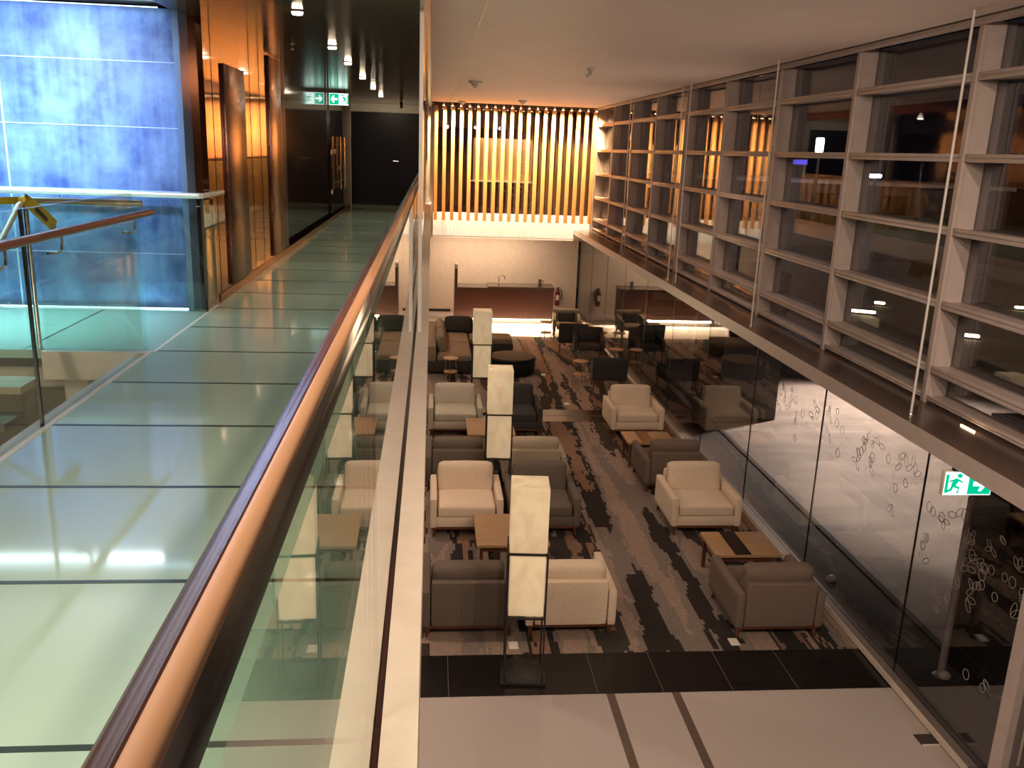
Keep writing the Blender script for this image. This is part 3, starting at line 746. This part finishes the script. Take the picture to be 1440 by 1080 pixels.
for x, y in ((0, .1), (.85, .1), (0, 2.9), (2.0, 2.05), (2.0, 2.9)): MB().box(x-.025, x+.025, y-.025, y+.025, 0, .07).build('leg', M['dark_wood'], t)
t = empty('ottoman', (1.90, 19.75, .006)); tag(t, 'big round black leather ottoman in front of the corner sofa', 'ottoman')
MB().lathe([(.50, .03), (.52, .06), (.53, .32), (.515, .34)], (0, 0, 0), None, 40).build('body', M['leather'], t)
MB().lathe([(.53, .34), (.54, .37), (.52, .41), (.40, .425), (.0, .43)], (0, 0, 0), None, 40).build('top_pad', M['leather'], t)
MB().lathe([(.46, 0), (.46, .03)], (0, 0, 0), None, 32).build('plinth', M['black_metal'], t)
# two tier round side tables
def stool():
    t = empty('side_table')
    MB().lathe([(.165, .478), (.17, .483), (.17, .497), (.165, .502)], (0, 0, 0), None, 28).build('tabletop', M['table_wood'], t)
    MB().lathe([(.15, .178), (.155, .183), (.155, .193), (.15, .198)], (0, 0, 0), None, 28).build('lower_shelf', M['table_wood'], t)
    for k in range(3):
        a = k*2*PI/3+.4
        MB().tube([(.17*math.cos(a), .17*math.sin(a), 0), (.115*math.cos(a), .115*math.sin(a), .48)], .010, None, 8).build('leg', M['steel'], t)
    return t
s0 = stool(); first = True
for x, y, lb in ((.46, 19.05, 'small round two tier oak side table against the front of the corner sofa'), (3.16, 23.6, 'small round two tier oak side table before the lit counter front'), (3.36, 18.95, 'small round two tier oak side table beside the ottoman side of the dark tub chairs'), (4.42, 20.2, 'small round oak side table squeezed between tub chair and glass wall, the nearer one'), (4.42, 22.2, 'small round oak side table squeezed between tub chair and glass wall, the farther one')):
    if first: o = s0; o.location = (x, y, .006); first = False
    else: o = copy_tree(s0, (x, y, .006), random.random()*3)
    tag(o, lb, 'side table', 'round side tables')
# tub chairs
def tub(fab_, cush):
    t = empty('tub_chair')
    MB().cushion((0, -.02, .36), (.56, .58, .14), .04, (0, 0, .02)).build('seat', fab_, t)
    MB().cushion((0, .30, .52), (.76, .09, .52), .035, (0, 0, 0), None, Matrix.Rotation(math.radians(-6), 4, 'X'), 5).build('backrest', fab_, t)
    for sx in (-1, 1):
        MB().prism([(-.30, .27), (.29, .27), (.29, .66), (-.30, .56)], 'x', sx*.34-.04, sx*.34+.04).build('armrest', fab_, t)
        for sy, hh in ((-1, .28), (1, .28)):
            MB().tube([(sx*.34, sy*.30+.01*sy, 0), (sx*.33, sy*.27, hh)], .015, None, 8, True, .022).build('leg', M['dark_wood'], t)
    if cush: MB().cushion((0, .17, .58), (.46, .13, .30), .06, (0, .02, .01), None, Matrix.Rotation(math.radians(-16), 4, 'X')).build('lumbar_cushion', cush, t)
    return t
tc1 = tub(M['mid_grey'], M['charcoal']); tc1.location = (3.75, 23.75, .006); tc1.rotation_euler = (0, 0, -.1)
tag(tc1, 'pale grey tub chair with a dark cushion, facing the camera near the counter', 'tub chair', 'tub chairs')
tc2 = tub(M['charcoal'], M['sofa_dark']); tc2.location = (3.93, 21.2, .006); tc2.rotation_euler = (0, 0, -.08)
tag(tc2, 'charcoal tub chair with a dark cushion, facing the camera in the middle of the row', 'tub chair', 'tub chairs')
tc3 = tub(M['charcoal'], None); tc3.location = (3.70, 22.2, .006); tc3.rotation_euler = (0, 0, PI-.15)
tag(tc3, 'charcoal tub chair seen from behind, just beyond the cushioned charcoal tub chair', 'tub chair', 'tub chairs')
o = copy_tree(tc3, (3.90, 18.42, .006), PI-.12); tag(o, 'charcoal tub chair seen from behind, closest to the camera of the tub chairs', 'tub chair', 'tub chairs')

# bar counter ----------------------------------------------------------
t = empty('bar_counter', (.7, 25.8, 0)); tag(t, 'dark red timber bar counter with stone top and glowing foot against the end wall', 'counter')
MB().box(.07, 2.95, 0, .75, .14, 1.04).build('front', M['counter'], t)
MB().box(.10, 2.92, .10, .75, 0, .14).build('plinth', M['white_paint'], t)
MB().box(.0, .08, -.02, .8, 0, 1.60).build('end_panel', M['counter'], t)
MB().box(.0, .08, -.02, .8, 1.60, 1.72).build('end_cap', M['patch'], t)
MB().box(.08, .98, -.03, .77, 1.04, 1.06).build('low_worktop', M['counter_top'], t)
MB().box(.98, 2.97, -.04, .77, 1.04, 1.10).build('worktop', M['counter_top'], t)
MB().box(.15, 2.9, .02, .05, .115, .14).build('light_strip', M['e_warm_soft'], t)
light('AREA', 'counter_foot_light', (2.2, 25.78, .15), 95, (1, .74, .45), (2.2, 24.9, 0.0), 2.8, .05)
t = empty('tap', (2.03, 26.25, 1.10)); tag(t, 'tall chrome swan neck tap on the bar counter', 'tap')
MB().tube([(0, 0, 0)]+[(.0+.09*(1-math.cos(a)), 0, .19+.09*math.sin(a)) for a in [k*PI/10 for k in range(11)]]+[(.18, 0, .14)], .012, None, 10).build('spout', M['steel'], t)
MB().lathe([(.025, 0), (.025, .03), (.018, .04)], (0, 0, 0), None, 14).build('base', M['steel'], t)
t = empty('water_jug', (3.26, 26.15, 1.10)); tag(t, 'shiny steel jug with black handle at the end of the bar counter', 'jug')
MB().lathe([(.055, 0), (.06, .02), (.05, .16), (.052, .17)], (0, 0, 0), None, 20).build('body', M['steel'], t)
MB().tube([(.05, 0, .15), (.11, 0, .14), (.11, 0, .05), (.055, 0, .03)], .012, None, 8).build('handle', M['black_metal'], t)
MB().lathe([(.052, .17), (.03, .19), (.01, .195)], (0, 0, 0), None, 16).build('lid', M['black_metal'], t)
t = empty('fire_extinguisher', (4.0, YB-.10, .28)); tag(t, 'red fire extinguisher with black hose hung on the end wall beside the counter', 'fire extinguisher')
MB().lathe([(.075, 0), (.08, .02), (.08, .42), (.06, .48), (.025, .51)], (0, 0, 0), None, 20).build('cylinder', M['red'], t)
MB().lathe([(.025, .51), (.025, .56)], (0, 0, 0), None, 10).box(-.02, .10, -.015, .015, .56, .58).build('valve', M['black_metal'], t)
MB().tube([(.03, -.02, .54), (.13, -.02, .50), (.15, -.02, .35), (.12, -.04, .18)], .014, None, 8).build('hose', M['black_metal'], t)
MB().box(-.05, .05, -.0815, -.079, .18, .34).build('paper_label', M['white_plastic'], t)
MB().box(-.04, .04, .075, .10, .1, .5).build('wall_bracket', M['black_metal'], t)

# floor boxes ----------------------------------------------------------
for px, py, lb in ((722, 908, 'small white floor socket cover on the carpet beside the nearest lantern lamp'), (1032, 903, 'small white floor socket cover on the carpet below the nearest brown armchair'), (797, 568, 'small white floor socket cover on the aisle carpet near the stone band'), (764, 527, 'small white floor socket cover on the aisle carpet past the ottoman')):
    P = onZ(px, py, .006); tag(MB().box(-.05, .05, -.07, .07, 0, .008, bev=.003).build('floor_socket', M['white_plastic'], None, (P.x, P.y, .006)), lb, 'floor socket', 'floor socket covers')
P = onZ(1303, 1040, 0); t = empty('floor_hatch', (P.x, P.y, 0)); tag(t, 'small dark floor hatch with a bright edge by the glass wall', 'hatch')
MB().box(-.09, .09, -.07, .07, 0, .006).build('lid', M['mat'], t); MB().box(-.08, .10, -.085, -.072, 0, .008).build('edge', M['white_plastic'], t)
t = empty('entrance_mat', (4.2, 5.6, 0)); tag(t, 'dark ridged entrance mat at the foot of the glass door', 'mat')
b = MB()
for k in range(12): b.box(-.35+k*.06, -.32+k*.06, -.25, .25, 0, .012)
b.build('ridges', M['mat'], t)

# ------------------------------------------------------------------ outside at night
S('ground', M['asphalt'], (5.0, 30, -5, 45, -.25, -.03))
S('ground_strip', M['border'], (4.70, 5.5, -5, 40, -.2, -.02), (5.5, 5.58, -5, 40, -.2, .0))
S('ground_apron', M['apron'], (30, 260, -60, 260, -.3, -.05), (5, 30, 45, 260, -.3, -.05))
S('wall_exterior', M['dark_gloss'], (5.7, 6.88, 16.3, 18.2, -.05, 2.9))
def far_building(x, y, w, d, h, rz, label):
    t = empty('building', (x, y, -.05), rz); tag(t, label, 'building')
    MB().box(-w/2, w/2, -d/2, d/2, 0, h).build('walls', M['far_wall'], t)
    MB().box(-w/2-.3, w/2+.3, -d/2-.3, d/2+.3, h, h+.3).build('roof', M['alu'], t)
    b = MB()
    for k in range(int(w//6)): b.box(-w/2+2+k*6, -w/2+4+k*6, -d/2-.04, -d/2, .8, 2.4)
    b.build('windows', M['black_gloss'], t)
P = onY(1150, 300, 75); far_building(P.x+2, 80, 30, 8, 3.2, -.3, 'low dim building far out in the dark, behind the tall floodlight')
far_building(72, 62, 24, 8, 3.4, -.8, 'low dim building far out in the dark, at the right edge of the view')
t = empty('light_mast', (onY(1153, 203, 70).x, 70, -.05)); tag(t, 'tall mast with brilliant white floodlight seen through the upper windows', 'light')
hz = onY(1153, 203, 70).z
MB().tube([(0, 0, 0), (0, 0, hz)], .14, None, 8).build('pole', M['steel'], t)
MB().box(-.28, .28, -.2, .2, hz-.55, hz+.55, bev=.1).build('floodlight', M['e_white'], t)
P = onY(1231, 247, 60); t = empty('light_mast', (P.x, 60, -.05)); tag(t, 'shorter mast with white floodlight near the distant buildings', 'light')
MB().tube([(0, 0, 0), (0, 0, P.z)], .08, None, 8).build('pole', M['steel'], t)
MB().box(-.42, .42, -.1, .1, P.z-.08, P.z+.14, bev=.05).build('floodlight', M['e_white'], t)
P = onY(1121, 227, 85); t = empty('illuminated_sign', (P.x, 85, -.05)); tag(t, 'distant glowing blue sign bar beyond the tall floodlight mast', 'sign')
MB().box(-1.0, 1.0, -.1, .1, P.z-.22, P.z+.22).build('light_bar', M['e_bluesign'], t)
for s_ in (-.8, .8): MB().tube([(s_, 0, 0), (s_, 0, P.z-.2)], .06, None, 8).build('post', M['steel'], t)
t = empty('hedge', (onZ(1250, 322, 0).x, onZ(1250, 322, 0).y, -.05), -.5); tag(t, 'long clipped hedge across the dark apron outside', 'hedge')
b = MB()
for k in range(14): b.cushion((-6.5+k, random.uniform(-.1, .1), .55), (1.15, .9, 1.1+random.uniform(-.1, .1)), .3, (.05, .05, .05), None, None, 4)
b.build('foliage', M['hedge'], t)
P = onZ(1297, 388, -.03); t = empty('handcart', (P.x, P.y, -.03)); tag(t, 'dark wheeled cart standing on the paving outside the upper windows', 'cart')
MB().box(-.5, .5, -.3, .3, .25, .8, bev=.04).build('tray', M['far_wall'], t)
for s_ in (-.35, .35): MB().tube([(s_, -.34, .18), (s_, .34, .18)], .18, None, 16).build('wheel', M['black_metal'], t)
MB().tube([(-.5, 0, .6), (-.9, 0, 1.2)], .03, None, 8).build('handle', M['steel'], t)
def green_bin(px, py, s, label, rz):
    P = onZ(px, py, -.03); t = empty('wheeled_bin', (P.x, P.y, -.03), rz); tag(t, label, 'bin')
    MB().prism([(-.55*s, .12), (.55*s, .12), (.65*s, 1.1*s), (-.65*s, 1.1*s)], 'y', -.45*s, .45*s).build('body', M['green'], t)
    MB().box(-.66*s, .66*s, -.5*s, .5*s, 1.1*s, 1.2*s, bev=.03).build('lid', M['green'], t)
    MB().box(-.5*s, .5*s, -.455*s, -.45*s, .78*s, .95*s).build('pale_stripe', M['green_stripe'], t)
    for a in (-.4, .4):
        MB().tube([(a*s, -.3*s, .09), (a*s, -.2*s, .09)], .09, None, 12).tube([(a*s, .2*s, .09), (a*s, .3*s, .09)], .09, None, 12).build('wheels', M['black_metal'], t)
green_bin(935, 505, 1.05, 'dark green bin with pale stripe outside the lower glass wall, the nearer one', -.35)
green_bin(945, 462, 1.2, 'dark green bin with pale stripe outside the lower glass wall, the farther one', -.35)
P = onZ(1322, 952, -.03); t = empty('steel_post', (P.x, P.y, -.03)); tag(t, 'upright steel post standing just outside the lower glass wall', 'post')
MB().tube([(0, 0, 0), (0, 0, 2.7)], .038, None, 14).build('shaft', M['alu'], t)
MB().lathe([(.08, 0), (.08, .02), (.04, .03)], (0, 0, 0), None, 18).build('foot', M['dull_steel'], t)
tag(MB().box(-.16, .16, -.3, .3, 0, 2.73).build('pillar', M['black_gloss'], None, (onZ(1362, 950, 0).x+.1, onZ(1362, 950, 0).y, -.03)), 'dark square pillar outside the glass wall beside the steel post', 'pillar')
for i, (px, py, ln, lb) in enumerate(((1213, 438, .42, 'warm bar glowing low outside, the longer one of the close pair'), (1237, 426, .18, 'warm bar glowing low outside, the short upper one of the close pair'), (1365, 472, .24, 'warm bar glowing low outside, alone below the window of the hanging rod'), (1440, 433, .3, 'warm bar glowing low outside at the very edge of the view'))):
    P = onZ(px, py, .05); t = empty('ground_glow', (P.x, P.y, -.03), -.45); tag(t, lb, 'lamp', 'outdoor glowing bars')  # low emissive bars placed where warm streaks appear
    MB().box(-ln-.05, ln+.05, -.15, .15, 0, .05, bev=.01).build('housing', M['black_metal'], t)
    MB().box(-ln, ln, -.11, .11, .05, .12, bev=.03).build('lens', M['e_ground_glow'], t)
for i, (px, py) in enumerate(((1168, 818), (1327, 955))):
    P = onZ(px, py, -.03)
    tag(MB().cushion((0, 0, .04), (.11, .09, .08), .035, (.01, .01, .01)).build('pale_lump', M['white_plastic'], None, (P.x, P.y, -.03)), ('small pale lump on the ground outside, beside the brown armchair', 'small pale lump on the ground outside, at the foot of the steel post')[i], 'lump')  # pale lumps lying on the ground; no lamp in them

# ------------------------------------------------------------------ light
w = bpy.data.worlds.new('night'); SC.world = w; w.use_nodes = True
w.node_tree.nodes['Background'].inputs[0].default_value = (.10, .09, .16, 1); w.node_tree.nodes['Background'].inputs[1].default_value = .02
# recessed downlights under the walkway slab
for k, y in enumerate((5.0, 8.6, 11.6, 14.6, 18.0, 21.5)):
    t = empty('downlight', (-.7, y, 3.1)); tag(t, 'round recessed downlight in the soffit under the walkway, number %d from the near end' % (k+1), 'light', 'soffit downlights')
    MB().lathe([(.07, -.01), (.08, 0)], (0, 0, 0), None, 20).build('trim_ring', M['white_plastic'], t)
    MB().lathe([(.05, -.016), (.06, -.011)], (0, 0, 0), None, 20).build('lens', M['e_down'], t)
    light('SPOT', 'soffit_spot', (-.7, y, 3.06), 75, WARM, (.2, y, 0), .06, spot=130, blend=.7)
# unseen lounge lights without fittings, above the frame and over the seating
for x, y in ((.8, 1.2), (2.3, 2.2), (3.7, 1.2)): light('SPOT', 'unseen_lounge_light', (x, y, 6.12), 275, WARM, (x*.9+.2, 8.5, 0), .06, spot=120, blend=.9)
for x, y in ((1.5, 10.5), (1.6, 17.0), (3.0, 13.5)): light('SPOT', 'unseen_lounge_light', (x, y, 6.15), 85, WARM, (x, y+.1, 0), .12, spot=125, blend=.9)  # added spots over the seating, where the ceiling has no fittings
for y in (3.5, 8.5, 13.5, 18.5, 22.5): light('SPOT', 'ceiling_fill', (4.32, y, 2.93), 75, (1, .76, .62), (1.9, y, 6.2), .05, spot=125, blend=1.0)  # unseen spots added to brighten the ceiling; no fittings on the beam
light('AREA', 'bar_fill', (1.6, 26.5, 2.48), 55, (1, .70, .47), (1.6, 27.2, 0), 3.0, .2)  # unseen area light added under the soffit to brighten the back wall
light('SPOT', 'stair_fill', (-3.0, 3.0, 3.2), 70, WARM, (-2.5, 6.6, 2.2), .02, spot=110, blend=.8)  # unseen spot added to brighten the wall in the stair opening
light('AREA', 'walkway_lamp', (-1.1, 1.0, 5.95), 105, (1, .88, .70), (-1.1, 2.2, 3.5), .8, .8)
# cool wash on the blue wall
light('AREA', 'blue_wash', (-3.2, 6.4, 5.95), 25, (.50, .68, 1), (-3.25, 8.2, 5.15), .9, .2, spread=70)
light('AREA', 'landing_floor_fill', (-3.6, 7.3, 6.05), 26, (.45, .95, 1), (-3.5, 7.3, 3.5), 1.2, .5, spread=70)  # added area light that brightens the landing floor; no fitting there
light('AREA', 'landing_ceiling_fill', (-4.4, 7.6, 5.7), 20, (.85, .92, 1), (-4.4, 7.0, 6.1), 4.0, .1)  # added area light that whitens the landing ceiling; no cove is built
light('AREA', 'blue_top', (-4.4, 8.1, 6.03), 5, (.5, .75, 1), (-4.4, 8.16, 4), 4.2, .04)
light('AREA', 'blue_foot', (-4.4, 8.1, FZ+.03), 6, (.45, .85, 1), (-4.4, 8.05, 5), 4.2, .04)
# outdoor lamp on the paving
light('SPOT', 'paving_lamp', (8.9, 17.4, 3.2), 2300, (1, .80, .64), (8.8, 16.2, 0), .1, spot=110, blend=.35)
light('SPOT', 'paving_lamp', (8.5, 11.8, 2.75), 330, (1, .80, .64), (8.5, 11.7, 0), .1, spot=96, blend=.3)
light('SPOT', 'apron_lamp', (75, 38, 20), 16000, (1, .78, .55), (26, 44, 0), .5, spot=120, blend=.6)

SC.view_settings.view_transform = 'Standard'; SC.view_settings.look = 'None'
SC.view_settings.exposure = 0.42; SC.view_settings.gamma = 1; SC.view_settings.use_curve_mapping = False
SC.cycles.use_denoising = True
SC.cycles.max_bounces = 10; SC.cycles.transparent_max_bounces = 24; SC.cycles.glossy_bounces = 6
SC.cycles.caustics_reflective = False; SC.cycles.caustics_refractive = False
SC.cycles.sample_clamp_indirect = 6
